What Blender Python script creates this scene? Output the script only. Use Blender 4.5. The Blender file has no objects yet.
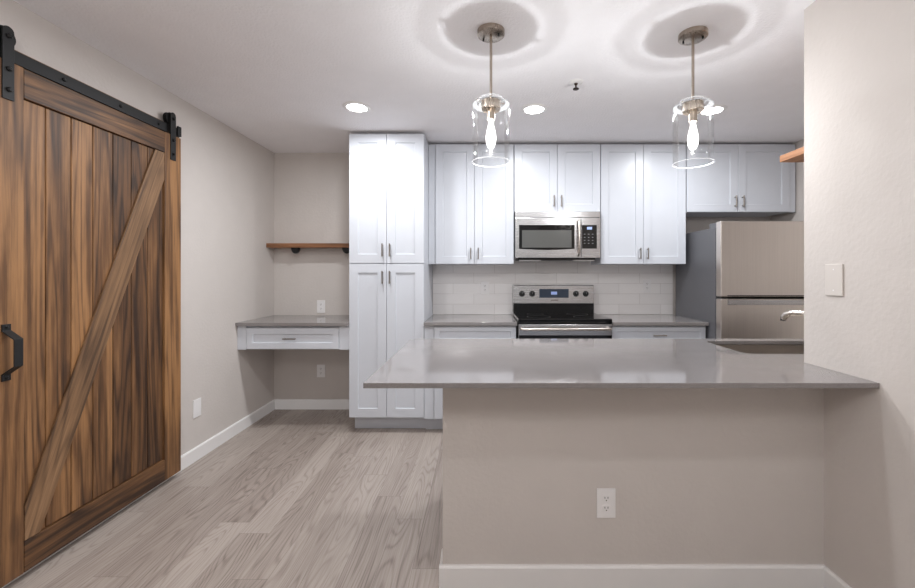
import bpy, bmesh, math, random
from mathutils import Vector, Matrix

random.seed(4)
scene = bpy.context.scene
COL = scene.collection
PI = math.pi

# ------------------------------------------------------------------ camera
EYE = 1.305
FPX = 405.0
cam_data = bpy.data.cameras.new('camera')
cam = bpy.data.objects.new('camera', cam_data)
COL.objects.link(cam)
cam.location = (0, 0, EYE)
cam.rotation_euler = (PI / 2, 0, 0)
cam_data.sensor_width = 36.0
cam_data.lens = FPX / 915 * 36.0
cam_data.shift_x = -23.5 / 915
cam_data.shift_y = -20.0 / 915
cam_data.clip_start = 0.02
scene.camera = cam

# ------------------------------------------------------------------ world, exposure
world = bpy.data.worlds.new('world')
scene.world = world
world.use_nodes = True
world.node_tree.nodes['Background'].inputs[0].default_value = (1.0, 0.985, 0.97, 1)
world.node_tree.nodes['Background'].inputs[1].default_value = 0.25
vs = scene.view_settings
vs.view_transform = 'Standard'
vs.look = 'None'
vs.exposure = 1.05
vs.gamma = 1.0
scene.cycles.max_bounces = 10
scene.cycles.diffuse_bounces = 5
scene.cycles.transparent_max_bounces = 24
scene.cycles.sample_clamp_indirect = 4.0
scene.cycles.use_denoising = True

PENDANT_W = 4.5
CAN_W = 6.7
ROOM_W = 2.5
FILL_DOME_W = 10.0
LAMP_COLOR = (0.945, 0.975, 1.0)

# ------------------------------------------------------------------ dimensions
XL, XR, XK = -2.0, 1.431, 2.80          # left wall, near right wall, kitchen right wall
YB, YE, YP, YN = 3.915, 1.794, 1.69, -3.0  # back wall, stub end, half wall face, behind the camera
H = 2.475
CT = 0.914


# ------------------------------------------------------------------ materials
def s2l(c):
    out = []
    for v in c:
        v = v / 255.0
        out.append(v / 12.92 if v <= 0.04045 else ((v + 0.055) / 1.055) ** 2.4)
    return (*out, 1.0)


class NT:
    def __init__(self, name):
        self.m = bpy.data.materials.new(name)
        self.m.use_nodes = True
        self.t = self.m.node_tree
        self.b = self.t.nodes['Principled BSDF']
        self.out = self.t.nodes['Material Output']

    def n(self, kind, **kw):
        nd = self.t.nodes.new(kind)
        for k, v in kw.items():
            setattr(nd, k, v)
        return nd

    def l(self, a, b):
        self.t.links.new(a, b)

    def setv(self, nd, **kw):
        for k, v in kw.items():
            nd.inputs[k.replace('_', ' ')].default_value = v

    def math(self, op, a, b=None, c=None):
        nd = self.n('ShaderNodeMath', operation=op)
        for i, v in enumerate((a, b, c)):
            if v is None:
                continue
            if isinstance(v, (int, float)):
                nd.inputs[i].default_value = v
            else:
                self.l(v, nd.inputs[i])
        return nd.outputs[0]

    def coords(self, scale=(1, 1, 1), loc=(0, 0, 0), kind='Object'):
        tc = self.n('ShaderNodeTexCoord')
        mp = self.n('ShaderNodeMapping')
        mp.inputs['Scale'].default_value = scale
        mp.inputs['Location'].default_value = loc
        self.l(tc.outputs[kind], mp.inputs['Vector'])
        return mp.outputs[0]

    def noise(self, vec, scale, detail=3, rough=.5, dist=0.0):
        nd = self.n('ShaderNodeTexNoise')
        nd.inputs['Scale'].default_value = scale
        nd.inputs['Detail'].default_value = detail
        nd.inputs['Roughness'].default_value = rough
        nd.inputs['Distortion'].default_value = dist
        self.l(vec, nd.inputs['Vector'])
        return nd.outputs['Fac']

    def ramp(self, fac, stops):
        nd = self.n('ShaderNodeValToRGB')
        el = nd.color_ramp.elements
        while len(el) < len(stops):
            el.new(0.5)
        for e, (p, c) in zip(el, stops):
            e.position = p
            e.color = s2l(c) if len(c) == 3 else c
        self.l(fac, nd.inputs[0])
        return nd.outputs[0]

    def mix(self, fac, a, b, mode='MIX'):
        nd = self.n('ShaderNodeMix', data_type='RGBA', blend_type=mode)
        for i, v in ((0, fac), (6, a), (7, b)):
            if isinstance(v, (int, float)):
                nd.inputs[i].default_value = v
            elif isinstance(v, tuple):
                nd.inputs[i].default_value = v
            else:
                self.l(v, nd.inputs[i])
        return nd.outputs[2]

    def bump(self, height, strength, distance):
        nd = self.n('ShaderNodeBump')
        nd.inputs['Strength'].default_value = strength
        nd.inputs['Distance'].default_value = distance
        self.l(height, nd.inputs['Height'])
        self.l(nd.outputs[0], self.b.inputs['Normal'])


def plain(name, rgb, rough=.5, metal=0.0, bump=None, spec=None, coat=0):
    t = NT(name)
    t.b.inputs['Base Color'].default_value = s2l(rgb)
    t.b.inputs['Roughness'].default_value = rough
    t.b.inputs['Metallic'].default_value = metal
    if spec is not None:
        t.b.inputs['Specular IOR Level'].default_value = spec
    if coat:
        t.b.inputs['Coat Weight'].default_value = coat
    # faint tonal variation so no surface is a dead flat colour
    f = t.noise(t.coords(), 7.0, 2)
    c = t.mix(f, tuple(v * .97 for v in s2l(rgb)[:3]) + (1,), tuple(min(1, v * 1.03) for v in s2l(rgb)[:3]) + (1,))
    t.l(c, t.b.inputs['Base Color'])
    if bump:
        h = t.noise(t.coords(), bump[0], 3)
        t.bump(h, bump[1], bump[2])
    return t.m


def emitter(name, rgb, strength):
    t = NT(name)
    t.b.inputs['Base Color'].default_value = s2l(rgb)
    t.b.inputs['Emission Color'].default_value = s2l(rgb)
    t.b.inputs['Emission Strength'].default_value = strength
    return t.m


def brushed(name, rgb, rough, axis, aniso=0.0):
    t = NT(name)
    sc = {'x': (2, 160, 160), 'z': (160, 160, 2), 'y': (160, 2, 160)}[axis]
    f = t.noise(t.coords(scale=sc), 1.0, 4, .6)
    base = s2l(rgb)
    c = t.mix(f, tuple(v * .9 for v in base[:3]) + (1,), tuple(min(1, v * 1.08) for v in base[:3]) + (1,))
    t.l(c, t.b.inputs['Base Color'])
    t.b.inputs['Metallic'].default_value = 1.0
    r = t.math('MULTIPLY_ADD', f, .12, rough - .06)
    t.l(r, t.b.inputs['Roughness'])
    t.bump(f, .06, .0006)
    return t.m


def barn_wood(name, axis='z', tilt=0.0, *, dark=(56, 37, 24), mid=(108, 75, 47), light=(160, 117, 76)):
    t = NT(name)
    info = t.n('ShaderNodeObjectInfo')
    tc = t.n('ShaderNodeTexCoord')
    off = t.n('ShaderNodeCombineXYZ')
    r = info.outputs['Random']
    for i in range(3):
        t.l(t.math('MULTIPLY', r, 13.7 + 7.3 * i), off.inputs[i])
    add = t.n('ShaderNodeVectorMath', operation='ADD')
    t.l(tc.outputs['Object'], add.inputs[0])
    t.l(off.outputs[0], add.inputs[1])

    if tilt:
        rot = t.n('ShaderNodeVectorRotate', rotation_type='X_AXIS')
        rot.inputs['Angle'].default_value = tilt
        t.l(add.outputs[0], rot.inputs['Vector'])
        add = rot

    def mp(along, across):
        m = t.n('ShaderNodeMapping')
        s = [across] * 3
        s['xyz'.index(axis)] = along
        m.inputs['Scale'].default_value = s
        t.l(add.outputs[0], m.inputs['Vector'])
        return m.outputs[0]
    big = t.noise(mp(.38, 5.5), 1.0, 2, .45, .25)
    ring = t.math('SINE', t.math('MULTIPLY', big, 75.0))
    ring = t.math('MULTIPLY_ADD', ring, .5, .5)
    ring = t.math('SUBTRACT', 1.0, t.math('POWER', ring, 3.0))
    fib = t.noise(mp(2.4, 85.0), 1.0, 5, .7)
    blot = t.noise(mp(1.1, 9.0), 1.0, 4, .6)
    v = t.math('ADD', t.math('MULTIPLY', ring, .13), t.math('MULTIPLY', fib, .46))
    v = t.math('ADD', v, t.math('MULTIPLY', blot, .62))
    v = t.math('ADD', v, t.math('MULTIPLY_ADD', r, .20, -.21))
    col = t.ramp(v, [(.36, dark), (.54, mid), (.72, light)])
    vor = t.n('ShaderNodeTexVoronoi')
    vor.inputs['Scale'].default_value = 1.0
    t.l(mp(2.2, 6.0), vor.inputs['Vector'])
    knot = t.ramp(vor.outputs['Distance'], [(.0, (1, 1, 1, 1)), (.10, (.7, .7, .7, 1)), (.17, (0, 0, 0, 1))])
    col = t.mix(t.math('MULTIPLY', knot, .6), col, s2l((52, 32, 20)))
    t.l(col, t.b.inputs['Base Color'])
    t.b.inputs['Roughness'].default_value = .48
    t.bump(v, .25, .002)
    return t.m


def floor_planks():
    t = NT('grey_vinyl_plank')
    tc = t.n('ShaderNodeTexCoord')
    sep = t.n('ShaderNodeSeparateXYZ')
    t.l(tc.outputs['Object'], sep.inputs[0])
    W, L = .152, 1.22
    u = t.math('DIVIDE', sep.outputs[0], W)
    row = t.math('FLOOR', u)
    wn = t.n('ShaderNodeTexWhiteNoise', noise_dimensions='1D')
    t.l(row, wn.inputs['W'])
    v = t.math('ADD', t.math('DIVIDE', sep.outputs[1], L), t.math('MULTIPLY', wn.outputs['Value'], 7.0))
    cell = t.math('FLOOR', v)
    cv = t.n('ShaderNodeCombineXYZ')
    t.l(row, cv.inputs[0])
    t.l(cell, cv.inputs[1])
    wc = t.n('ShaderNodeTexWhiteNoise', noise_dimensions='3D')
    t.l(cv.outputs[0], wc.inputs['Vector'])
    rnd = wc.outputs['Value']
    sc = t.n('ShaderNodeVectorMath', operation='SCALE')
    sc.inputs['Scale'].default_value = 17.0
    t.l(wc.outputs['Color'], sc.inputs[0])
    add = t.n('ShaderNodeVectorMath', operation='ADD')
    t.l(tc.outputs['Object'], add.inputs[0])
    t.l(sc.outputs[0], add.inputs[1])

    def mp(sx, sy):
        m = t.n('ShaderNodeMapping')
        m.inputs['Scale'].default_value = (sx, sy, 1)
        t.l(add.outputs[0], m.inputs['Vector'])
        return m.outputs[0]
    big = t.noise(mp(6.5, .85), 1.0, 1.2, .4, .15)
    ring = t.math('MULTIPLY_ADD', t.math('SINE', t.math('MULTIPLY', big, 150.0)), .5, .5)
    ring = t.math('POWER', ring, 3.5)
    ring = t.math('MULTIPLY', ring, t.noise(mp(5.0, 1.0), 1.0, 2))
    fib = t.noise(mp(210.0, 3.2), 1.0, 5, .75)
    med = t.noise(mp(38.0, 1.3), 1.0, 4, .65)
    val = t.math('ADD', t.math('MULTIPLY', fib, .60), t.math('MULTIPLY', med, .32))
    val = t.math('ADD', val, t.math('MULTIPLY', ring, -.24))
    val = t.math('ADD', val, t.math('MULTIPLY_ADD', rnd, .20, .0))
    col = t.ramp(val, [(.26, (112, 100, 92)), (.46, (152, 140, 132)), (.66, (174, 163, 155))])
    fu = t.math('FRACT', u)
    fv = t.math('FRACT', v)
    eu = t.math('MINIMUM', fu, t.math('SUBTRACT', 1.0, fu))
    ev = t.math('MINIMUM', fv, t.math('SUBTRACT', 1.0, fv))
    gap = t.math('MAXIMUM', t.math('LESS_THAN', eu, .006), t.math('LESS_THAN', ev, .0010))
    col = t.mix(t.math('MULTIPLY', gap, .45), col, s2l((84, 72, 66)))
    t.l(col, t.b.inputs['Base Color'])
    t.b.inputs['Roughness'].default_value = .42
    t.bump(val, .10, .001)
    return t.m


def tile_mat():
    t = NT('white_subway_tile')
    tc = t.n('ShaderNodeTexCoord')
    sep = t.n('ShaderNodeSeparateXYZ')
    t.l(tc.outputs['Object'], sep.inputs[0])
    cmb = t.n('ShaderNodeCombineXYZ')
    t.l(t.math('ADD', sep.outputs[0], 4.07), cmb.inputs[0])
    t.l(t.math('SUBTRACT', sep.outputs[2], CT - 4.0), cmb.inputs[1])
    br = t.n('ShaderNodeTexBrick')
    br.inputs['Scale'].default_value = 1.0
    br.inputs['Mortar Size'].default_value = .0018
    br.inputs['Mortar Smooth'].default_value = .25
    br.inputs['Brick Width'].default_value = .40
    br.inputs['Row Height'].default_value = .10
    br.inputs['Color1'].default_value = s2l((246, 243, 242))
    br.inputs['Color2'].default_value = s2l((241, 238, 237))
    br.inputs['Mortar'].default_value = s2l((214, 209, 207))
    t.l(cmb.outputs[0], br.inputs['Vector'])
    t.l(br.outputs['Color'], t.b.inputs['Base Color'])
    t.b.inputs['Roughness'].default_value = .16
    inv = t.math('SUBTRACT', 1.0, br.outputs['Fac'])
    t.bump(inv, .5, .002)
    return t.m


def quartz():
    t = NT('grey_quartz')
    v = t.coords()
    sp = t.noise(v, 420.0, 2)
    cl = t.noise(v, 5.0, 3)
    c = t.ramp(sp, [(.35, (124, 119, 118)), (.5, (134, 129, 128)), (.68, (144, 140, 139))])
    c = t.mix(t.math('MULTIPLY', cl, .15), c, s2l((128, 124, 124)))
    t.l(c, t.b.inputs['Base Color'])
    t.b.inputs['Roughness'].default_value = .065
    t.b.inputs['Specular IOR Level'].default_value = .7
    return t.m


def thin_glass(name, tint=(.985, .99, .99), gain=1.0, base=.03):
    t = NT(name)
    t.t.nodes.remove(t.b)
    tr = t.n('ShaderNodeBsdfTransparent')
    tr.inputs[0].default_value = (*tint, 1)
    gl = t.n('ShaderNodeBsdfGlossy')
    gl.inputs['Roughness'].default_value = .02
    lw = t.n('ShaderNodeLayerWeight')
    lw.inputs['Blend'].default_value = .25
    f = t.math('MULTIPLY_ADD', lw.outputs['Fresnel'], gain, base)
    nz = t.noise(t.coords(scale=(1, 1, .6)), 9.0, 2)
    f = t.math('MULTIPLY', f, t.math('MULTIPLY_ADD', nz, .6, .7))
    mx = t.n('ShaderNodeMixShader')
    t.l(f, mx.inputs[0])
    t.l(tr.outputs[0], mx.inputs[1])
    t.l(gl.outputs[0], mx.inputs[2])
    t.l(mx.outputs[0], t.out.inputs[0])
    return t.m


def frosted_rim(name='cut_glass_rim', solid=.55, tint=1.0):
    t = NT(name)
    t.b.inputs['Base Color'].default_value = s2l((245, 246, 248))
    t.b.inputs['Roughness'].default_value = .35
    tr = t.n('ShaderNodeBsdfTransparent')
    tr.inputs[0].default_value = (tint, tint, tint, 1)
    mx = t.n('ShaderNodeMixShader')
    mx.inputs[0].default_value = solid
    t.l(tr.outputs[0], mx.inputs[1])
    t.l(t.b.outputs[0], mx.inputs[2])
    t.l(mx.outputs[0], t.out.inputs[0])
    return t.m


def glow_filament():
    t = NT('lit_filament')
    t.t.nodes.remove(t.b)
    tr = t.n('ShaderNodeBsdfTransparent')
    em = t.n('ShaderNodeEmission')
    em.inputs[0].default_value = s2l((255, 252, 248))
    em.inputs[1].default_value = 40.0
    ad = t.n('ShaderNodeAddShader')
    t.l(tr.outputs[0], ad.inputs[0])
    t.l(em.outputs[0], ad.inputs[1])
    t.l(ad.outputs[0], t.out.inputs[0])
    return t.m


def glowing_bulb():
    t = NT('glowing_bulb_glass')
    t.t.nodes.remove(t.b)
    tr = t.n('ShaderNodeBsdfTransparent')
    em = t.n('ShaderNodeEmission')
    em.inputs[0].default_value = s2l((255, 250, 246))
    em.inputs[1].default_value = 8.0
    lw = t.n('ShaderNodeLayerWeight')
    lw.inputs['Blend'].default_value = .5
    f = t.math('SUBTRACT', 1.0, lw.outputs['Facing'])
    f = t.math('MULTIPLY', t.math('POWER', f, 1.5), .45)
    mx = t.n('ShaderNodeMixShader')
    t.l(f, mx.inputs[0])
    t.l(tr.outputs[0], mx.inputs[1])
    t.l(em.outputs[0], mx.inputs[2])
    t.l(mx.outputs[0], t.out.inputs[0])
    return t.m


M = {}
M['wall'] = plain('greige_wall_paint', (208, 201, 196), .85, bump=(55, .35, .004))
M['ceiling'] = plain('white_ceiling_texture', (243, 241, 243), .9, bump=(80, .5, .006))
M['trim'] = plain('white_trim_paint', (236, 234, 233), .4)
M['cabinet'] = plain('white_cabinet_lacquer', (203, 206, 213), .34)
M['floor'] = floor_planks()
M['wood'] = barn_wood('stained_barn_wood')
M['wood_y'] = barn_wood('stained_barn_wood_across', 'y')
M['brace'] = barn_wood('stained_barn_wood_brace', 'z', math.atan2(.70, 1.88), dark=(84, 62, 44), mid=(132, 100, 71), light=(166, 131, 98))
M['shelf'] = barn_wood('walnut_shelf_wood', 'x', dark=(78, 50, 32), mid=(118, 78, 50), light=(150, 104, 70))
M['oak'] = barn_wood('honey_shelf_wood', 'y', dark=(150, 102, 72), mid=(186, 134, 98), light=(212, 164, 126))
M['header'] = barn_wood('pale_header_wood', 'y', dark=(120, 88, 56), mid=(158, 120, 82), light=(182, 146, 104))
M['iron'] = plain('black_iron', (36, 36, 37), .5, .3)
M['ironbolt'] = plain('black_bolt', (20, 20, 21), .45, .3)
M['quartz'] = quartz()
M['tile'] = tile_mat()
M['steel_x'] = brushed('brushed_steel_across', (196, 195, 196), .26, 'x')
M['steel_z'] = brushed('brushed_steel_upright', (196, 190, 185), .30, 'z')
M['fridge'] = brushed('fridge_steel', (226, 218, 211), .36, 'z')
M['nickel'] = brushed('brushed_nickel', (176, 164, 152), .28, 'z')
M['pull'] = brushed('nickel_pull', (150, 144, 138), .3, 'z')
M['faucet'] = brushed('satin_faucet_steel', (214, 206, 198), .28, 'y')
M['black'] = plain('black_enamel', (18, 18, 19), .22)
M['glassblack'] = plain('black_ceramic_glass', (10, 10, 11), .06)
M['blackmatte'] = plain('black_plastic', (22, 22, 23), .45)
M['window'] = plain('grey_oven_window', (88, 88, 86), .12)
M['display'] = plain('display_glass', (62, 74, 92), .07)
M['lcd'] = emitter('lit_clock_digits', (150, 170, 220), .18)
M['key'] = plain('grey_key_print', (120, 120, 122), .5)
M['fridgeside'] = plain('grey_fridge_side', (96, 96, 100), .42, bump=(300, .15, .001))
M['gasket'] = plain('dark_gasket', (58, 56, 56), .6)
M['plate'] = plain('white_cover_plate', (238, 236, 236), .35)
M['beigeplate'] = plain('beige_cover_plate', (214, 207, 201), .45)
M['slot'] = plain('dark_outlet_slot', (60, 56, 56), .6)
M['lens'] = emitter('lit_downlight_lens', (255, 255, 255), 12.0)
M['glass'] = thin_glass('clear_shade_glass', gain=.38, base=.01)
M['glassneck'] = frosted_rim('thick_shade_glass', .10, .56)
M['rim'] = frosted_rim()
M['bulb'] = glowing_bulb()
M['filament'] = glow_filament()
M['steelsink'] = brushed('sink_steel', (188, 180, 172), .3, 'x')
M['chrome'] = plain('sprinkler_brass', (60, 48, 42), .3, .8)
M['logo'] = plain('grey_nameplate', (120, 108, 104), .4)


# ------------------------------------------------------------------ mesh helpers
class MB:
    def __init__(self):
        self.bm = bmesh.new()

    def box(self, x0, x1, y0, y1, z0, z1):
        vs = [self.bm.verts.new((x, y, z)) for z in (z0, z1) for y in (y0, y1) for x in (x0, x1)]
        for f in ((0, 2, 3, 1), (4, 5, 7, 6), (0, 1, 5, 4), (2, 6, 7, 3), (0, 4, 6, 2), (1, 3, 7, 5)):
            self.bm.faces.new([vs[i] for i in f])
        return self

    def prism(self, pts, axis, a0, a1):
        """pts: 2D outline; axis x: pts=(y,z); y: pts=(x,z); z: pts=(x,y)."""
        def mk(p, a):
            return {'x': (a, p[0], p[1]), 'y': (p[0], a, p[1]), 'z': (p[0], p[1], a)}[axis]
        lo = [self.bm.verts.new(mk(p, a0)) for p in pts]
        hi = [self.bm.verts.new(mk(p, a1)) for p in pts]
        n = len(pts)
        self.bm.faces.new(lo[::-1])
        self.bm.faces.new(hi)
        for i in range(n):
            j = (i + 1) % n
            self.bm.faces.new((lo[i], lo[j], hi[j], hi[i]))
        return self

    def shaker(self, x0, x1, z0, z1, yf, th=.02, rail=.068, rec=.009, lip=.004):
        """a shaker front facing -Y: raised frame round a recessed flat panel, one closed mesh."""
        def ring(dx, y):
            return [self.bm.verts.new(p) for p in ((x0 + dx, y, z0 + dx), (x1 - dx, y, z0 + dx), (x1 - dx, y, z1 - dx), (x0 + dx, y, z1 - dx))]
        r = [ring(0, yf + th), ring(0, yf + .0015), ring(.0015, yf), ring(rail, yf), ring(rail + lip, yf + rec)]
        self.bm.faces.new(r[0])
        for a, b in zip(r, r[1:]):
            for i in range(4):
                j = (i + 1) % 4
                self.bm.faces.new((a[i], a[j], b[j], b[i]))
        self.bm.faces.new(r[-1])
        return self

    def lathe(self, prof, c=(0, 0, 0), axis='z', seg=40, closed=False):
        """prof: (radius, height) list turned round an axis through c."""
        def mk(r, h, a):
            u, v = r * math.cos(a), r * math.sin(a)
            p = {'z': (u, v, h), 'y': (u, h, v), 'x': (h, u, v)}[axis]
            return (c[0] + p[0], c[1] + p[1], c[2] + p[2])
        rings = []
        for r, h in prof:
            if r < 1e-6:
                rings.append([self.bm.verts.new(mk(0, h, 0))])
            else:
                rings.append([self.bm.verts.new(mk(r, h, 2 * PI * i / seg)) for i in range(seg)])
        pairs = list(zip(rings, rings[1:]))
        if closed:
            pairs.append((rings[-1], rings[0]))
        for a, b in pairs:
            for i in range(seg):
                j = (i + 1) % seg
                if len(a) == 1 and len(b) == 1:
                    continue
                if len(a) == 1:
                    self.bm.faces.new((a[0], b[j], b[i]))
                elif len(b) == 1:
                    self.bm.faces.new((a[i], a[j], b[0]))
                else:
                    self.bm.faces.new((a[i], a[j], b[j], b[i]))
        return self

    def cyl(self, c, r, h, axis='z', seg=24):
        return self.lathe([(0, 0), (r, 0), (r, h), (0, h)], c, axis, seg)

    def tube(self, pts, rad, seg=12):
        pts = [Vector(p) for p in pts]
        rads = rad if isinstance(rad, (list, tuple)) else [rad] * len(pts)
        rings = []
        up = None
        for i, p in enumerate(pts):
            d = (pts[min(i + 1, len(pts) - 1)] - pts[max(i - 1, 0)]).normalized()
            if up is None:
                up = d.orthogonal().normalized()
            else:
                up = (up - d * up.dot(d)).normalized()
            w = d.cross(up)
            rings.append([self.bm.verts.new(p + (up * math.cos(2 * PI * k / seg) + w * math.sin(2 * PI * k / seg)) * rads[i]) for k in range(seg)])
        for a, b in zip(rings, rings[1:]):
            for k in range(seg):
                j = (k + 1) % seg
                self.bm.faces.new((a[k], a[j], b[j], b[k]))
        self.bm.faces.new(rings[0][::-1])
        self.bm.faces.new(rings[-1])
        return self

    def build(self, name, mat, parent=None, bevel=0.0, smooth=False, seg=2):
        bm = self.bm
        bmesh.ops.recalc_face_normals(bm, faces=bm.faces[:])
        if parent is not None:
            off = Vector((0, 0, 0))
            p = parent
            while p is not None:
                off += p.location
                p = p.parent
            bmesh.ops.translate(bm, verts=bm.verts[:], vec=-off)
        me = bpy.data.meshes.new(name)
        bm.to_mesh(me)
        bm.free()
        me.materials.append(mat)
        o = bpy.data.objects.new(name, me)
        COL.objects.link(o)
        if parent is not None:
            o.parent = parent
        if smooth:
            for f in me.polygons:
                f.use_smooth = True
            try:
                me.set_sharp_from_angle(angle=math.radians(35))
            except Exception:
                pass
        if bevel:
            b = o.modifiers.new('bevel', 'BEVEL')
            b.width = bevel
            b.segments = seg
            b.limit_method = 'ANGLE'
            b.angle_limit = math.radians(40)
        return o


def tag(o, label, cat, group=None):
    o['label'] = label
    o['category'] = cat
    if group:
        o['group'] = group
    return o


def thing(name, loc, label, cat, group=None):
    o = bpy.data.objects.new(name, None)
    o.empty_display_size = .1
    o.location = loc
    COL.objects.link(o)
    return tag(o, label, cat, group)


def structure(o):
    o['kind'] = 'structure'
    return o


def dup(root, loc, label):
    c = root.copy()
    COL.objects.link(c)
    c.location = loc
    c['label'] = label
    for ch in list(root.children):
        k = ch.copy()
        COL.objects.link(k)
        k.parent = c
        for g in list(ch.children):
            q = g.copy()
            COL.objects.link(q)
            q.parent = k
    return c


def bar_pull(x, z, yf, length, parent, upright=True, rad=.0055):
    """bar pull on two posts, standing off a front at y = yf."""
    m = MB()
    h = length / 2
    y = yf - .028
    if upright:
        m.tube([(x, y, z - h), (x, y, z + h)], rad)
        for s in (-1, 1):
            m.tube([(x, yf, z + s * (h - .012)), (x, y, z + s * (h - .012))], rad * .8)
    else:
        m.tube([(x - h, y, z), (x + h, y, z)], rad)
        for s in (-1, 1):
            m.tube([(x + s * (h - .012), yf, z), (x + s * (h - .012), y, z)], rad * .8)
    o = m.build('handle', M['pull'], parent, smooth=True)
    o['label'] = 'brushed nickel bar pull'
    return o


# ------------------------------------------------------------------ room shell
T = .12
structure(MB().box(XL - T, XK + T, YN, YB + T, -.1, 0).build('floor', M['floor']))
structure(MB().box(XL - T, XK + T, YN, YB + T, H, H + .1).build('ceiling', M['ceiling']))
structure(MB().box(XL - T, XL, YN, YB + T, 0, H).build('wall_left', M['wall']))
structure(MB().box(XL, XK + T, YB, YB + T, 0, H).build('wall_back', M['wall']))
structure(MB().prism([(XR, YN), (XR + .104, YN), (XR + .104, YP), (XK, YP), (XK, YE), (XR, YE)], 'z', 0, H).build('wall_right', M['wall']))
structure(MB().box(XK, XK + T, YP, YB, 0, H).build('wall_kitchen_right', M['wall']))
structure(MB().box(-.16, XR, YP, YE, 0, .862).build('wall_peninsula', M['wall']))
structure(MB().box(-.177, XR, YP, YE, .862, .894).build('trim_1', M['wall'], bevel=.002))

BH, BT = .094, .014


def base_profile(y0):
    return [(0, 0), (BT, 0), (BT, BH - .008), (BT - .006, BH), (0, BH)]


structure(MB().prism([(XL + a, b) for a, b in base_profile(0)], 'y', YN, YB).build('baseboard_left', M['trim']))
structure(MB().prism([(YB - a, b) for a, b in base_profile(0)], 'x', XL + BT, -1.081).build('baseboard_back', M['trim']))
structure(MB().prism([(XR - a, b) for a, b in base_profile(0)], 'y', YN, YP - BT).build('baseboard_right', M['trim']))
structure(MB().prism([(YP - a, b) for a, b in base_profile(0)], 'x', -.16 - BT, XR).build('baseboard_peninsula', M['trim']))
structure(MB().prism([(-.16 - a, b) for a, b in base_profile(0)], 'y', YP, YE).build('baseboard_peninsula_end', M['trim']))

tag(MB().box(-.464, 1.85, YB - .008, YB - .0005, CT + .001, 1.46).build('tile_backsplash', M['tile']),
    'white subway tile backsplash running behind the stove under the upper cabinets', 'backsplash')

# ------------------------------------------------------------------ barn door
dx0, dx1, dxf = -1.980, -1.952, -1.940
DZ0, DZ1 = .035, 2.180
DY0, DY1 = 1.588, 2.619
SY0, SY1 = 1.721, 2.486
door = thing('barn_door', (-1.96, 2.10, DZ0), 'brown stained plank barn door with diagonal brace hanging by left wall', 'door')
MB().box(dx0, dxf, DY0, SY0 - .0015, DZ0, DZ1).build('stile', M['wood'], door, bevel=.0025)
MB().box(dx0, dxf, SY1 + .0015, DY1, DZ0, DZ1).build('stile', M['wood'], door, bevel=.0025)
MB().box(dx0, dxf, SY0, SY1, 2.052, DZ1 - .003).build('top_rail', M['wood_y'], door, bevel=.0025)
MB().box(dx0, dxf, SY0, SY1, DZ0, .166).build('bottom_rail', M['wood_y'], door, bevel=.0025)
ys = [1.721, 1.817, 1.930, 2.038, 2.149, 2.262, 2.372, 2.486]
for a, b in zip(ys, ys[1:]):
    MB().box(dx0 + .004, dx1, a + .002, b - .002, .168, 2.050).build('plank', M['wood'], door, bevel=.004)
MB().prism([(1.7235, .31), (1.7235, .169), (1.784, .169), (2.4835, 1.885), (2.4835, 2.049), (2.414, 2.049)], 'x', dx1 + .0005, dxf).build('brace', M['brace'], door, bevel=.0025)
# handle: bent flat bar pull
hy = 1.6525
hz0, hz1 = .869, 1.100
t = .005
prof = [(0, hz0), (0, hz0 + .028), (.050, hz0 + .062), (.050, hz1 - .062), (0, hz1 - .028), (0, hz1)]
inner = [(t, hz1), (t, hz1 - .026), (.050 + t, hz1 - .060), (.050 + t, hz0 + .060), (t, hz0 + .026), (t, hz0)]
hd = MB().prism([(dxf + a, b) for a, b in prof + inner], 'y', hy - .016, hy + .016).build('handle', M['iron'], door, bevel=.001)
hd['label'] = 'black bent flat bar pull'
for z in (hz0 + .012, hz1 - .012):
    MB().lathe([(0, 0), (.006, 0), (.006, .002), (.003, .005), (0, .005)], (dxf + t, hy, z), 'x', 12).build('screw', M['ironbolt'], hd, smooth=True)
# hangers
RZ0, RZ1 = 2.189, 2.244
for y in (1.6585, 2.548):
    m = MB()
    pts = [(y - .021, 2.02), (y + .021, 2.02), (y + .021, 2.295)]
    for k in range(1, 8):
        a = PI * k / 8
        pts.append((y + .021 * math.cos(a), 2.295 + .021 * math.sin(a) + .004))
    pts.append((y - .021, 2.295))
    m.prism(pts, 'x', dxf, dxf + .006)
    h = m.build('hanger_strap', M['iron'], door, bevel=.001)
    h['label'] = 'black iron hanger strap'
    MB().lathe([(0, -.010), (.020, -.010), (.034, -.009), (.040, -.011), (.040, -.0075), (.034, -.006), (.034, .006), (.040, .0075), (.040, .011), (.020, .010), (0, .010)],
               (-1.9605, y, RZ1 + .0355), 'x', 32).build('wheel', M['ironbolt'], h, smooth=True)
    for z in (2.06, 2.145, RZ1 + .0355):
        MB().lathe([(0, 0), (.010, 0), (.010, .006), (.006, .010), (0, .010)], (dxf + .006, y, z), 'x', 12).build('bolt', M['ironbolt'], h, smooth=True)

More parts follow.
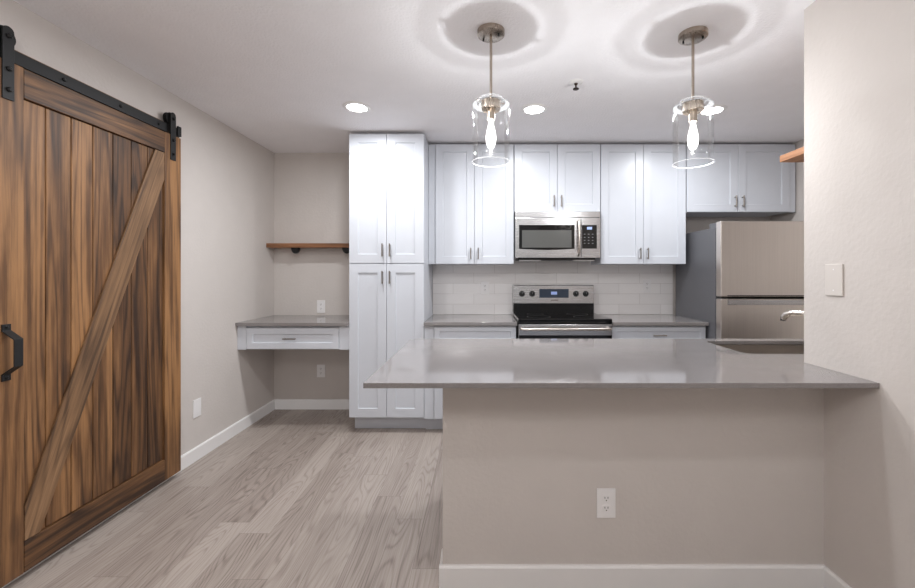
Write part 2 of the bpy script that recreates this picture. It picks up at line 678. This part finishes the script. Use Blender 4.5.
track = thing('barn_door_track', (-1.97, 1.6, RZ0), 'long black flat steel rail on wood header above barn door', 'door track')
MB().box(-1.9645, -1.9565, .15, 2.628, RZ0, RZ1).build('rail', M['iron'], track, bevel=.001)
hb = MB().box(XL, -1.984, .10, 2.64, RZ0 - .004, RZ1 + .016).build('header_board', M['header'], track, bevel=.001)
hb['label'] = 'pale wood header board behind the rail'
MB().box(-1.9565, -1.944, 2.602, 2.630, RZ0 + .004, RZ1 + .012).build('end_stop', M['iron'], track, bevel=.002)
for y in (1.05, 1.43, 1.90, 2.20, 2.46):
    MB().lathe([(0, 0), (.009, 0), (.009, .004), (.005, .007), (0, .007)], (-1.9565, y, (RZ0 + RZ1) / 2), 'x', 12).build('bolt', M['ironbolt'], track, smooth=True)
    MB().cyl((-1.984, y, (RZ0 + RZ1) / 2), .010, .0195, 'x', 12).build('spacer', M['iron'], track, smooth=True)

# ------------------------------------------------------------------ tall pantry cabinet
TX0, TX1, TYF, TYB = -1.079, -.466, 3.310, YB - .001
UZ1 = 2.452
tall = thing('tall_cabinet', (-.7725, 3.6, 0), 'tall white four door shaker pantry cabinet beside the desk nook', 'cabinet')
MB().box(TX0, TX1, TYF + .021, TYB, .128, UZ1).build('body', M['cabinet'], tall, bevel=.001)
MB().box(TX0 + .012, TX1, TYF + .115, TYB - .1, 0, .128).build('toe_kick', M['cabinet'], tall)
mid = (TX0 + TX1) / 2
for z0, z1, up in ((.132, 1.388, False), (1.394, UZ1, True)):
    for x0, x1, hx in ((TX0 + .001, mid - .0015, mid - .030), (mid + .0015, TX1 - .001, mid + .030)):
        d = MB().shaker(x0, x1, z0, z1, TYF, rail=.072).build('door', M['cabinet'], tall)
        bar_pull(hx, (1.500 if up else 1.278), TYF, .105, d)


# ------------------------------------------------------------------ upper cabinets
UYF = 3.58


def upper(x0, x1, z0, label, fill=None, group='white upper cabinets along the back wall'):
    c = (x0 + x1) / 2
    r = thing('upper_cabinet', (c, 3.75, z0), label, 'cabinet', group)
    MB().box(x0, x1, UYF + .021, YB - .010, z0, UZ1).build('body', M['cabinet'], r, bevel=.001)
    if fill:
        MB().box(fill[0], fill[1], UYF + .008, UYF + .03, z0, UZ1).build('filler_strip', M['cabinet'], r)
    for a, b, hx in ((x0 + .0015, c - .0015, c - .033), (c + .0015, x1 - .0015, c + .033)):
        d = MB().shaker(a, b, z0 + .001, UZ1, UYF, rail=.066).build('door', M['cabinet'], r)
        bar_pull(hx, z0 + .092, UYF, .100, d)
    return r


upper(-.405, .290, 1.393, 'white two door upper cabinet between pantry cabinet and microwave', (-.464, -.407))
upper(.294, 1.056, 1.855, 'short white two door upper cabinet directly above the microwave')
upper(1.060, 1.812, 1.393, 'white two door upper cabinet right of the microwave')
upper(1.818, 2.731, 1.853, 'short wide white upper cabinet above the refrigerator', (2.733, 2.785))


# ------------------------------------------------------------------ base cabinets and counters
BYF = 3.305


def base_cab(x0, x1, label, fill=None):
    r = thing('base_cabinet', ((x0 + x1) / 2, 3.6, 0), label, 'cabinet', 'white base cabinets along the back wall')
    MB().box(x0, x1, BYF + .021, YB - .001, .118, .885).build('body', M['cabinet'], r, bevel=.001)
    MB().box(x0 if not fill else fill[0], x1, BYF + .10, YB - .1, 0, .118).build('toe_kick', M['cabinet'], r)
    if fill:
        MB().box(fill[0], fill[1], BYF + .012, BYF + .035, .118, .885).build('filler_strip', M['cabinet'], r)
    d = MB().shaker(x0 + .002, x1 - .002, .735, .878, BYF, rail=.042, lip=.003).build('drawer', M['cabinet'], r)
    c = (x0 + x1) / 2
    if not fill:
        bar_pull(c, .806, BYF, .105, d, False)
    for a, b, hx in ((x0 + .002, c - .0015, c - .033), (c + .0015, x1 - .002, c + .033)):
        e = MB().shaker(a, b, .122, .731, BYF, rail=.066).build('door', M['cabinet'], r)
        bar_pull(hx, .64, BYF, .100, e)
    return r


base_cab(-.384, .288, 'white base cabinet under the counter between pantry and stove', (-.464, -.386))
base_cab(1.068, 1.835, 'white base cabinet with drawer pull between stove and refrigerator')
tag(MB().box(-.464, .293, 3.280, YB - .0085, .886, CT).build('countertop', M['quartz'], bevel=.002),
    'short grey quartz countertop between pantry cabinet and stove', 'countertop', 'grey quartz counters along the back wall')
tag(MB().box(1.066, 1.845, 3.280, YB - .0085, .886, CT).build('countertop', M['quartz'], bevel=.002),
    'short grey quartz countertop between stove and refrigerator', 'countertop', 'grey quartz counters along the back wall')

# ------------------------------------------------------------------ desk nook
DYF = 3.318
tag(MB().box(XL + .001, TX0 - .001, 3.293, YB - .001, .882, .908).build('countertop', M['quartz'], bevel=.002),
    'grey quartz desk top spanning the nook beside the pantry cabinet', 'countertop')
desk = thing('desk_drawer_unit', (-1.54, 3.6, .682), 'white floating drawer unit hung beneath the grey desk top', 'drawer unit')
MB().box(XL + .002, TX0 - .002, DYF + .021, DYF + .50, .684, .881).build('body', M['cabinet'], desk)
MB().box(XL + .002, -1.925, DYF + .004, DYF + .021, .684, .881).build('filler_strip', M['cabinet'], desk)
MB().box(-1.163, TX0 - .002, DYF + .004, DYF + .021, .684, .881).build('filler_strip', M['cabinet'], desk)
dw = MB().shaker(-1.922, -1.166, .690, .862, DYF, rail=.05, lip=.003).build('drawer', M['cabinet'], desk)
bar_pull(-1.562, .776, DYF, .105, dw, False)

shelf = thing('floating_shelf', (-1.54, 3.84, 1.552), 'brown wooden shelf on black brackets in the desk nook', 'shelf')
MB().box(XL + .001, TX0 - .002, 3.768, YB - .001, 1.552, 1.591).build('board', M['shelf'], shelf, bevel=.002)
for x in (-1.745, -1.265):
    pts = [(x + .039 * math.cos(PI + PI * k / 16), 1.552 + .055 * math.sin(PI + PI * k / 16)) for k in range(17)]
    b = MB().prism(pts, 'y', 3.80, 3.83).build('bracket', M['iron'], shelf, bevel=.002)
    b['label'] = 'black half round iron bracket'
    MB().tube([(x + .028 * math.cos(PI + PI * k / 12), 3.80, 1.549 + .036 * math.sin(PI + PI * k / 12)) for k in range(13)], .0035, 8).build('rim', M['ironbolt'], b, smooth=True)

# ------------------------------------------------------------------ range
RX0, RX1, RYF = .299, 1.059, 3.262
rc = (RX0 + RX1) / 2
rng = thing('kitchen_range', (rc, 3.6, 0), 'stainless electric stove with black glass cooktop between the counters', 'stove')
MB().box(RX0, RX1, RYF + .03, 3.86, .02, .905).build('body', M['black'], rng, bevel=.002)
MB().box(RX0, RX1, RYF, 3.80, .906, .943).build('cooktop', M['glassblack'], rng, bevel=.008, seg=3)
for x, y, rr in ((rc - .19, 3.43, .10), (rc + .19, 3.43, .085), (rc - .19, 3.66, .075), (rc + .19, 3.66, .095)):
    b = MB().lathe([(rr, 0), (rr, .0006), (rr - .004, .0006), (rr - .004, 0)], (x, y, .9431), 'z', 48, True).build('burner_ring', M['blackmatte'], rng)
bg = MB().prism([(3.785, 1.030), (3.80, 1.030), (3.84, .945), (3.90, .945), (3.90, 1.202), (3.805, 1.202), (3.792, 1.195)], 'x', RX0 + .002, RX1 - .002).build('backguard', M['steel_x'], rng, bevel=.002)
MB().prism([(3.788, .9425), (3.83, .9425), (3.80, 1.029), (3.784, 1.029)], 'x', RX0 + .004, RX1 - .004).build('lower_panel', M['black'], rng, bevel=.001)
bx = lambda px: (px - 481) * 3.785 / FPX
bz = lambda py: EYE - (py - 274) * 3.785 / FPX
for px in (522, 532.2, 576, 585.8):
    k = MB().lathe([(0, -.004), (.021, -.004), (.021, -.0), (.026, -.0), (.026, .006), (.0, .006)], (bx(px), 3.780, bz(293.8)), 'y', 28)
    k = MB().lathe([(0, -.024), (.017, -.024), (.020, -.018), (.021, -.004), (.027, -.002), (.027, .006), (0, .006)], (bx(px), 3.786, bz(293.8)), 'y', 28).build('knob', M['blackmatte'], rng, smooth=True)
    MB().box(bx(px) - .0025, bx(px) + .0025, 3.759, 3.763, bz(293.8), bz(293.8) + .016).build('pointer', M['key'], k)
dsp = MB().box(bx(539.4), bx(568.6), 3.782, 3.80, bz(297.7), bz(289)).build('display', M['display'], rng, bevel=.001)
MB().box(bx(551), bx(557), 3.7812, 3.783, bz(294.6), bz(291.6)).build('clock', M['lcd'], dsp)
MB().box(bx(551), bx(558), 3.783, 3.80, bz(300.6), bz(299.6)).build('nameplate', M['logo'], rng)
od = MB().box(RX0 + .004, RX1 - .004, RYF - .004, RYF + .03, .19, .899).build('oven_door', M['steel_x'], rng, bevel=.004)
MB().box(RX0 + .006, RX1 - .006, RYF - .0055, RYF + .01, .30, .812).build('oven_window', M['glassblack'], od, bevel=.001)
hp = [(rc - .355, RYF - .004, .866), (rc - .352, RYF - .04, .866), (rc - .33, RYF - .05, .866), (rc + .33, RYF - .05, .866), (rc + .352, RYF - .04, .866), (rc + .355, RYF - .004, .866)]
MB().tube(hp, .011, 14).build('handle', M['faucet'], od, smooth=True)
MB().box(RX0 + .004, RX1 - .004, RYF + .002, RYF + .03, .03, .18).build('drawer', M['steel_x'], rng, bevel=.003)

# ------------------------------------------------------------------ microwave
MY = 3.53
mx = lambda px: (px - 481) * MY / FPX
mz = lambda py: EYE - (py - 274) * MY / FPX
MX0, MX1 = mx(515.2), mx(600.5)
mw = thing('microwave', ((MX0 + MX1) / 2, 3.7, mz(257.8)), 'stainless over the range microwave mounted under the short upper cabinet', 'microwave')
MB().box(MX0, MX1, MY + .03, YB - .010, mz(257.8), 1.852).build('body', M['steel_x'], mw, bevel=.002)
MB().box(MX0, MX1, MY + .004, MY + .03, mz(217.4), 1.850).build('vent_grille', M['steel_x'], mw, bevel=.002)
md = MB().box(MX0, mx(581.2), MY, MY + .03, mz(257.8), mz(217.7)).build('door', M['steel_x'], mw, bevel=.003)
wn = []
wx0, wx1 = mx(519), mx(574.5)
for k in range(13):
    u = k / 12
    wn.append((wx0 + (wx1 - wx0) * u, mz(248.8) - .010 * math.sin(PI * u)))
wn += [(wx1, mz(225)), (wx0, mz(225))]
MB().prism(wn, 'y', MY - .0025, MY + .01).build('window_frame', M['glassblack'], md)
MB().box(mx(522), mx(571.5), MY - .0040, MY + .005, mz(247.6), mz(230.2)).build('window', M['window'], md)
hx = mx(578.3)
MB().tube([(hx, MY, mz(220.6)), (hx, MY - .028, mz(222.5)), (hx, MY - .04, mz(228)), (hx, MY - .043, mz(238)), (hx, MY - .04, mz(248)), (hx, MY - .028, mz(253.5)), (hx, MY, mz(255.4))],
          .011, 14).build('handle', M['faucet'], md, smooth=True)
mp_ = MB().box(mx(581.6), MX1, MY + .001, MY + .03, mz(257.8), mz(217.7)).build('control_panel', M['steel_x'], mw, bevel=.002)
kp = MB().box(mx(582), mx(596.8), MY - .0015, MY + .01, mz(248.6), mz(225)).build('keypad', M['glassblack'], mp_, bevel=.001)
MB().box(mx(587), mx(592), MY - .0022, MY, mz(229.5), mz(227)).build('clock', M['lcd'], kp)
for px in (584.6, 588.6, 592.6):
    for py in (234.2, 237.4, 240.4, 243.4):
        MB().box(mx(px) - .006, mx(px) + .006, MY - .0022, MY, mz(py) - .003, mz(py) + .003).build('key', M['key'], kp)
MB().box(MX0 + .03, MX1 - .03, MY + .05, YB - .05, mz(257.8) - .020, mz(257.8)).build('underside_tray', M['black'], mw, bevel=.002)
for a, b in ((MX0 + .04, MX0 + .23), (MX1 - .23, MX1 - .04)):
    MB().box(a, b, MY + .046, MY + .2, mz(257.8) - .024, mz(257.8) - .018).build('grease_filter', M['steel_x'], mw)

# ------------------------------------------------------------------ refrigerator
FX0, FX1, FYD, FYC, FYB = 1.853, 2.613, 3.128, 3.207, 3.86
fr = thing('refrigerator', ((FX0 + FX1) / 2, 3.5, 0), 'stainless top freezer refrigerator with grey sides at the kitchen right', 'refrigerator')
cs = MB().box(FX0, FX1, FYC, FYB, .05, 1.672).build('case', M['fridgeside'], fr, bevel=.004)
cs['label'] = 'matte grey case side'
fd = MB().box(FX0, FX1, FYD, FYC - .012, 1.130, 1.714).build('freezer_door', M['fridge'], fr, bevel=.006, seg=3)
rd = MB().box(FX0, FX1, FYD, FYC - .012, .07, 1.112).build('fridge_door', M['fridge'], fr, bevel=.006, seg=3)
MB().box(FX0 + .02, FX1 - .02, FYC - .012, FYC, .08, 1.66).build('gasket', M['gasket'], fr)
gr = MB().box(FX0 + .05, FX1 - .01, FYD - .004, FYD + .01, 1.066, 1.106).build('handle', M['steel_x'], rd, bevel=.003)
gr['label'] = 'horizontal grip strip along the door top'
MB().box(FX0 + .05, FX1 - .01, FYD - .003, FYD + .01, 1.134, 1.141).build('handle', M['gasket'], fd)
MB().box(FX0 + .01, FX0 + .09, FYC - .06, FYC + .10, 1.672, 1.712).build('hinge_cover', M['fridgeside'], fr, bevel=.004)
MB().box(FX0 + .01, FX0 + .05, FYD + .02, FYC + .01, 1.1125, 1.1295).build('hinge', M['gasket'], fr)
MB().box(FX0 + .02, FX1 - .02, FYC, FYC + .04, 0, .05).build('kick_grille', M['gasket'], fr)
for x in (FX0 + .05, FX1 - .05):
    MB().cyl((x, FYB - .06, 0), .02, .05).build('foot', M['blackmatte'], fr, smooth=True)

# ------------------------------------------------------------------ peninsula: counter, sink, faucet, cabinet run
PZ0 = .8945
SX0, SX1, SYF0, SYB0 = 1.30, 2.02, 1.985, 2.363


def rrect(x0, x1, y0, y1, r, n=6):
    pts = []
    for cx, cy, a0 in ((x1 - r, y1 - r, 0), (x0 + r, y1 - r, 90), (x0 + r, y0 + r, 180), (x1 - r, y0 + r, 270)):
        for k in range(n + 1):
            a = math.radians(a0 + 90 * k / n)
            pts.append((cx + r * math.cos(a), cy + r * math.sin(a)))
    return pts


def counter_mesh():
    PXL, PYF, PYB = -.423, 1.453, 2.451
    outer = [(PXL, PYF), (XR - .0005, PYF), (XR - .0005, YE + .0005), (XK - .001, YE + .0005), (XK - .001, PYB)]
    r = .05
    for k in range(7):
        a = math.radians(90 + 90 * k / 6)
        outer.append((PXL + r + r * math.cos(a), PYB - r + r * math.sin(a)))
    hole = rrect(SX0, SX1, SYF0, SYB0, .045)
    bm = bmesh.new()
    loops = []
    for pts in (outer, hole):
        vs_ = [bm.verts.new((x, y, CT)) for x, y in pts]
        loops.append([bm.edges.new((vs_[i], vs_[(i + 1) % len(vs_)])) for i in range(len(vs_))])
    bmesh.ops.triangle_fill(bm, use_beauty=True, edges=[e for l in loops for e in l])
    # drop faces inside the hole
    bad = []
    for f in bm.faces:
        c = f.calc_center_median()
        if SX0 + .001 < c.x < SX1 - .001 and SYF0 + .001 < c.y < SYB0 - .001 and all((SX0 - 1e-4 <= v.co.x <= SX1 + 1e-4 and SYF0 - 1e-4 <= v.co.y <= SYB0 + 1e-4) for v in f.verts):
            bad.append(f)
    bmesh.ops.delete(bm, geom=bad, context='FACES_ONLY')
    ret = bmesh.ops.extrude_face_region(bm, geom=bm.faces[:])
    bmesh.ops.translate(bm, verts=[g for g in ret['geom'] if isinstance(g, bmesh.types.BMVert)], vec=(0, 0, PZ0 - CT))
    m = MB()
    m.bm.free()
    m.bm = bm
    return m


tag(counter_mesh().build('peninsula_countertop', M['quartz'], bevel=.0015),
    'long grey quartz bar countertop on the half wall in the foreground', 'countertop')

sink = thing('kitchen_sink', ((SX0 + SX1) / 2, 2.17, .70), 'undermount stainless sink set into the long bar countertop', 'sink')
m = MB()
rings = []
for grow, z in ((.012, PZ0 - .0005), (.004, PZ0 - .0005), (0.0, PZ0 - .003), (-.004, .74), (-.02, .715), (-.05, .705)):
    pts = rrect(SX0 - grow, SX1 + grow, SYF0 - grow, SYB0 + grow, max(.045 + grow, .02))
    rings.append([m.bm.verts.new((x, y, z)) for x, y in pts])
for a, b in zip(rings, rings[1:]):
    for i in range(len(a)):
        j = (i + 1) % len(a)
        m.bm.faces.new((a[i], a[j], b[j], b[i]))
m.bm.faces.new(rings[-1])
so = m.build('basin', M['steelsink'], sink, smooth=True)
MB().lathe([(.045, .0), (.045, .003), (.03, .003), (.028, .0), (0, .0)], (1.66, 2.17, .7055), 'z', 28).build('drain', M['gasket'], sink, smooth=True)

fc = thing('kitchen_faucet', (1.68, 1.90, CT), 'brushed steel low arc faucet by the sink behind the right wall', 'faucet')
MB().lathe([(0, 0), (.028, 0), (.028, .006), (.022, .012), (.020, .10), (.019, .13), (0, .135)], (1.68, 1.90, CT), 'z', 28).build('base', M['faucet'], fc, smooth=True)
sp = [(1.68, 1.90, 1.03), (1.678, 1.915, 1.05), (1.665, 1.95, 1.072), (1.648, 2.00, 1.094), (1.63, 2.05, 1.105), (1.612, 2.095, 1.104), (1.60, 2.125, 1.090), (1.596, 2.138, 1.070)]
MB().tube(sp, [.014, .014, .0135, .013, .014, .0155, .017, .0165], 16).build('spout', M['faucet'], fc, smooth=True)
MB().lathe([(0, 0), (.0125, 0), (.0125, .012), (0, .012)], (1.596, 2.139, 1.058), 'z', 20).build('spray_nozzle', M['gasket'], fc, smooth=True)
MB().tube([(1.68, 1.90, 1.045), (1.70, 1.89, 1.065), (1.75, 1.87, 1.085)], [.010, .008, .006], 12).build('lever', M['faucet'], fc, smooth=True)

pc = thing('peninsula_cabinet', (.6, 2.1, 0), 'white cabinet run behind the half wall carrying the bar countertop', 'cabinet')
MB().box(-.14, 1.28, YE + .001, 2.41, .10, PZ0 - .001).build('body', M['cabinet'], pc)
MB().box(-.12, 1.28, YE + .001, 2.34, 0, .10).build('toe_kick', M['cabinet'], pc)
for x0, x1 in ((-.138, .33), (.334, .804), (.808, 1.278)):
    d = MB()
    d.box(x0, x1, 2.411, 2.43, .104, .885)
    d.build('door', M['cabinet'], pc, bevel=.002)

# ------------------------------------------------------------------ kitchen wall shelf (upper right)
ks = thing('wooden_shelf', (1.9, 1.94, 1.879), 'short light wooden shelf end jutting from behind the right wall', 'shelf')
MB().box(1.537, 2.40, YE + .001, 2.085, 1.879, 1.913).build('board', M['oak'], ks, bevel=.002)
for x in (1.75, 2.2):
    MB().prism([(YE + .001, 1.878), (YE + .24, 1.878), (YE + .24, 1.872), (YE + .007, 1.70), (YE + .001, 1.70)], 'x', x - .01, x + .01).build('bracket', M['iron'], ks)

# ------------------------------------------------------------------ outlets and cover plates


def outlet_y(x, z, y, label, w=.078, h=.122, duplex=True):
    """cover plate on a wall facing -Y."""
    r = thing('outlet', (x, y, z), label, 'outlet', 'white duplex wall outlets')
    MB().box(x - w / 2, x + w / 2, y - .006, y - .0005, z - h / 2, z + h / 2).build('plate', M['plate'], r, bevel=.002)
    for s in (1, -1):
        zc = z + s * .0205
        rc_ = MB().prism([(x + a, zc + b) for a, b in rrect(-.0165, .0165, -.0145, .0145, .008, 4)], 'y', y - .0078, y - .0055).build('receptacle', M['plate'], r, bevel=.0005)
        for dx in (-.0063, .0063):
            MB().box(x + dx - .0012, x + dx + .0012, y - .0083, y - .007, zc + .000, zc + .008).build('slot', M['slot'], rc_)
        MB().cyl((x, y - .0083, zc - .007), .0026, .0013, 'y', 12).build('ground_hole', M['slot'], rc_)
    MB().cyl((x, y - .0068, z), .0024, .001, 'y', 10).build('screw', M['plate'], r)
    return r


outlet_y(.521, .351, YP, 'white duplex outlet low on the half wall below the bar countertop')
outlet_y(-1.545, .990, YB, 'white duplex outlet on the nook wall just above the desk top')
outlet_y(-1.545, .369, YB, 'white duplex outlet on the nook wall below the desk near the baseboard')
outlet_y(.038, 1.170, YB - .008, 'white outlet on the tile backsplash left of the stove')
outlet_y(1.600, 1.190, YB - .008, 'white outlet on the tile backsplash right of the stove')


def blank_plate(x, y, z, side, label, w, h, mat='plate'):
    r = thing('cover_plate', (x, y, z), label, 'cover plate')
    a, b = (x + .0005, x + .007) if side > 0 else (x - .007, x - .0005)
    MB().box(a, b, y - w / 2, y + w / 2, z - h / 2, z + h / 2).build('plate', M[mat], r, bevel=.002)
    for s in (-1, 1):
        MB().cyl((b - .0005 if side > 0 else a - .0005, y, z + s * h * .33), .003, .001, 'x', 10).build('screw', M['plate'], r)
    return r


blank_plate(XL, 2.847, .363, 1, 'blank white cover plate low on the left wall past the barn door', .078, .125)
blank_plate(XR, 1.637, 1.281, -1, 'blank beige cover plate on the right wall above the bar countertop', .080, .128, 'beigeplate')

# ------------------------------------------------------------------ ceiling: downlights, sprinkler, pendants


def downlight(x, y, label, watts, spread=178):
    r = thing('recessed_light', (x, y, H), label, 'ceiling light', 'round recessed ceiling lights')
    MB().lathe([(.066, -.004), (.070, -.009), (.090, -.007), (.096, -.001), (.096, -.0003), (.066, -.0003)], (x, y, H), 'z', 40, True).build('trim_ring', M['trim'], r, smooth=True)
    MB().lathe([(0, -.004), (.066, -.004), (.066, -.0005), (0, -.0005)], (x, y, H), 'z', 40).build('lens', M['lens'], r)
    ld = bpy.data.lights.new('downlight_lamp', 'AREA')
    ld.shape = 'DISK'
    ld.size = .11
    ld.energy = watts
    ld.color = LAMP_COLOR
    ld.spread = math.radians(spread)
    lo = bpy.data.objects.new('downlight_lamp', ld)
    COL.objects.link(lo)
    lo.parent = r
    lo.location = (0, 0, -.012)
    return r


dl = downlight(-.869, 2.837, 'recessed ceiling light in front of the tall pantry cabinet', CAN_W)
dup(dl, (.376, 2.872, H), 'recessed ceiling light just right of the left glass pendant')
dup(dl, (1.648, 2.890, H), 'recessed ceiling light half hidden behind the right glass pendant')
rl = downlight(.75, .43, 'recessed ceiling light over the living room side of the bar', ROOM_W)
downlight(-.869, 1.58, 'added unseen recessed ceiling light brightening the left wall and floor by the barn door', CAN_W)  # added downlight out of view, lifts the left wall, door and floor

dome = thing('added_fill_dome', (-.45, -.35, H), 'added unseen frosted dome giving fill light from the living room ceiling behind the viewpoint', 'ceiling light')  # added fixture out of view, there only to fill walls and ceiling with light
MB().lathe([(0, -.03), (.15, -.03), (.16, -.02), (.16, -.0005), (0, -.0005)], (-.45, -.35, H), 'z', 40).build('base', M['nickel'], dome, smooth=True)
MB().lathe([(.145, -.031), (.17, -.06), (.165, -.10), (.12, -.135), (.06, -.15), (0, -.153)], (-.45, -.35, H), 'z', 40).build('shade', M['lens'], dome, smooth=True)
ld = bpy.data.lights.new('added_fill_lamp', 'POINT')
ld.energy = FILL_DOME_W
ld.color = (1.0, .97, .94)
ld.shadow_soft_size = .12
lo = bpy.data.objects.new('added_fill_lamp', ld)
COL.objects.link(lo)
lo.parent = dome
lo.location = (0, 0, -.32)

spk = thing('fire_sprinkler', (.579, 2.47, H), 'small pendent fire sprinkler head on the ceiling between the pendants', 'sprinkler')
es = MB().lathe([(0, -.006), (.016, -.010), (.042, -.003), (.045, -.0003), (0, -.0003)], (.579, 2.47, H), 'z', 28).build('escutcheon', M['trim'], spk, smooth=True)
MB().lathe([(0, -.006), (.012, -.006), (.009, -.016), (.005, -.020), (.005, -.040), (.0, -.040)], (.579, 2.47, H), 'z', 16).build('head', M['chrome'], spk, smooth=True)
MB().lathe([(0, -.047), (.018, -.044), (.018, -.040), (0, -.040)], (.579, 2.47, H), 'z', 20).build('deflector', M['chrome'], spk, smooth=True)


def pendant(x, y, label):
    r = thing('pendant_light', (x, y, H), label, 'pendant light', 'glass cylinder pendants over the bar')
    c = (x, y, H)
    cn = MB().lathe([(0, -.024), (.060, -.024), (.066, -.020), (.066, -.0005), (0, -.0005)], c, 'z', 48).build('canopy', M['nickel'], r, smooth=True)
    for s in (-1, 1):
        MB().lathe([(0, -.036), (.0045, -.036), (.0045, -.024), (0, -.024)], (x + s * .036, y - s * .022, H), 'z', 12).build('canopy_screw', M['ironbolt'], cn, smooth=True)
    MB().tube([(x, y, H - .022), (x, y, H - .34)], .0065, 14).build('rod', M['nickel'], r, smooth=True)
    zt = H - .335                      # top of the glass neck
    cap = MB().lathe([(0, 0), (.018, 0), (.046, -.004), (.047, -.008), (.047, -.042), (.044, -.046), (.044, -.044), (.022, -.034), (.019, -.036), (.019, -.095), (0, -.095)], (x, y, zt), 'z', 40).build('cap', M['nickel'], r, smooth=True)
    for k in range(2):
        a = math.radians(200 + 180 * k)
        d = Vector((math.cos(a), math.sin(a), 0))
        p = Vector((x, y, zt - .006))
        MB().tube([p + d * .046, p + d * .060, p + d * .062, p + d * .070], [.0015, .0015, .0045, .0045], 10).build('thumb_screw', M['nickel'], cap, smooth=True)
    # shade: neck, flat shoulder, straight wall - one shell; thin walls are single sided
    sh = MB().lathe([(.089, -.298), (.089, -.17), (.089, -.024)], (x, y, zt), 'z', 56).build('glass_shade', M['glass'], r, smooth=True)
    MB().lathe([(.089, -.024), (.0883, -.0195), (.086, -.0155), (.082, -.0130), (.077, -.0118), (.069, -.0115)], (x, y, zt), 'z', 56).build('shoulder', M['glassneck'], sh, smooth=True)
    MB().lathe([(.069, -.0115), (.062, -.011), (.059, -.009), (.057, .004)], (x, y, zt), 'z', 56).build('neck', M['glass'], sh, smooth=True)
    MB().lathe([(.0865, -.298), (.0915, -.298), (.0915, -.2945), (.0865, -.2945)], (x, y, zt), 'z', 56, True).build('rim', M['rim'], sh, smooth=True)
    MB().lathe([(.0545, .004), (.0595, .004), (.0595, .0072), (.0545, .0072)], (x, y, zt), 'z', 56, True).build('neck_lip', M['rim'], sh, smooth=True)
    bl = MB().lathe([(.012, -.095), (.013, -.115), (.021, -.145), (.026, -.175), (.024, -.205), (.015, -.226), (0, -.232)], (x, y, zt), 'z', 32).build('bulb', M['bulb'], r, smooth=True)
    MB().tube([(x, y, zt - .097), (x, y, zt - .13), (x, y, zt - .17), (x, y, zt - .205), (x, y, zt - .215)], [.003, .006, .009, .006, .002], 12).build('filament', M['filament'], bl, smooth=True)
    ld = bpy.data.lights.new('bulb_lamp', 'POINT')
    ld.energy = PENDANT_W
    ld.color = LAMP_COLOR
    ld.shadow_soft_size = .007
    lo = bpy.data.objects.new('bulb_lamp', ld)
    COL.objects.link(lo)
    lo.parent = r
    lo.location = (0, 0, -.335 - .138)
    return r


p1 = pendant(.048, 1.950, 'left clear glass cylinder pendant lamp over the bar countertop')
dup(p1, (1.032, 1.972, H), 'right clear glass cylinder pendant lamp nearest the right wall')
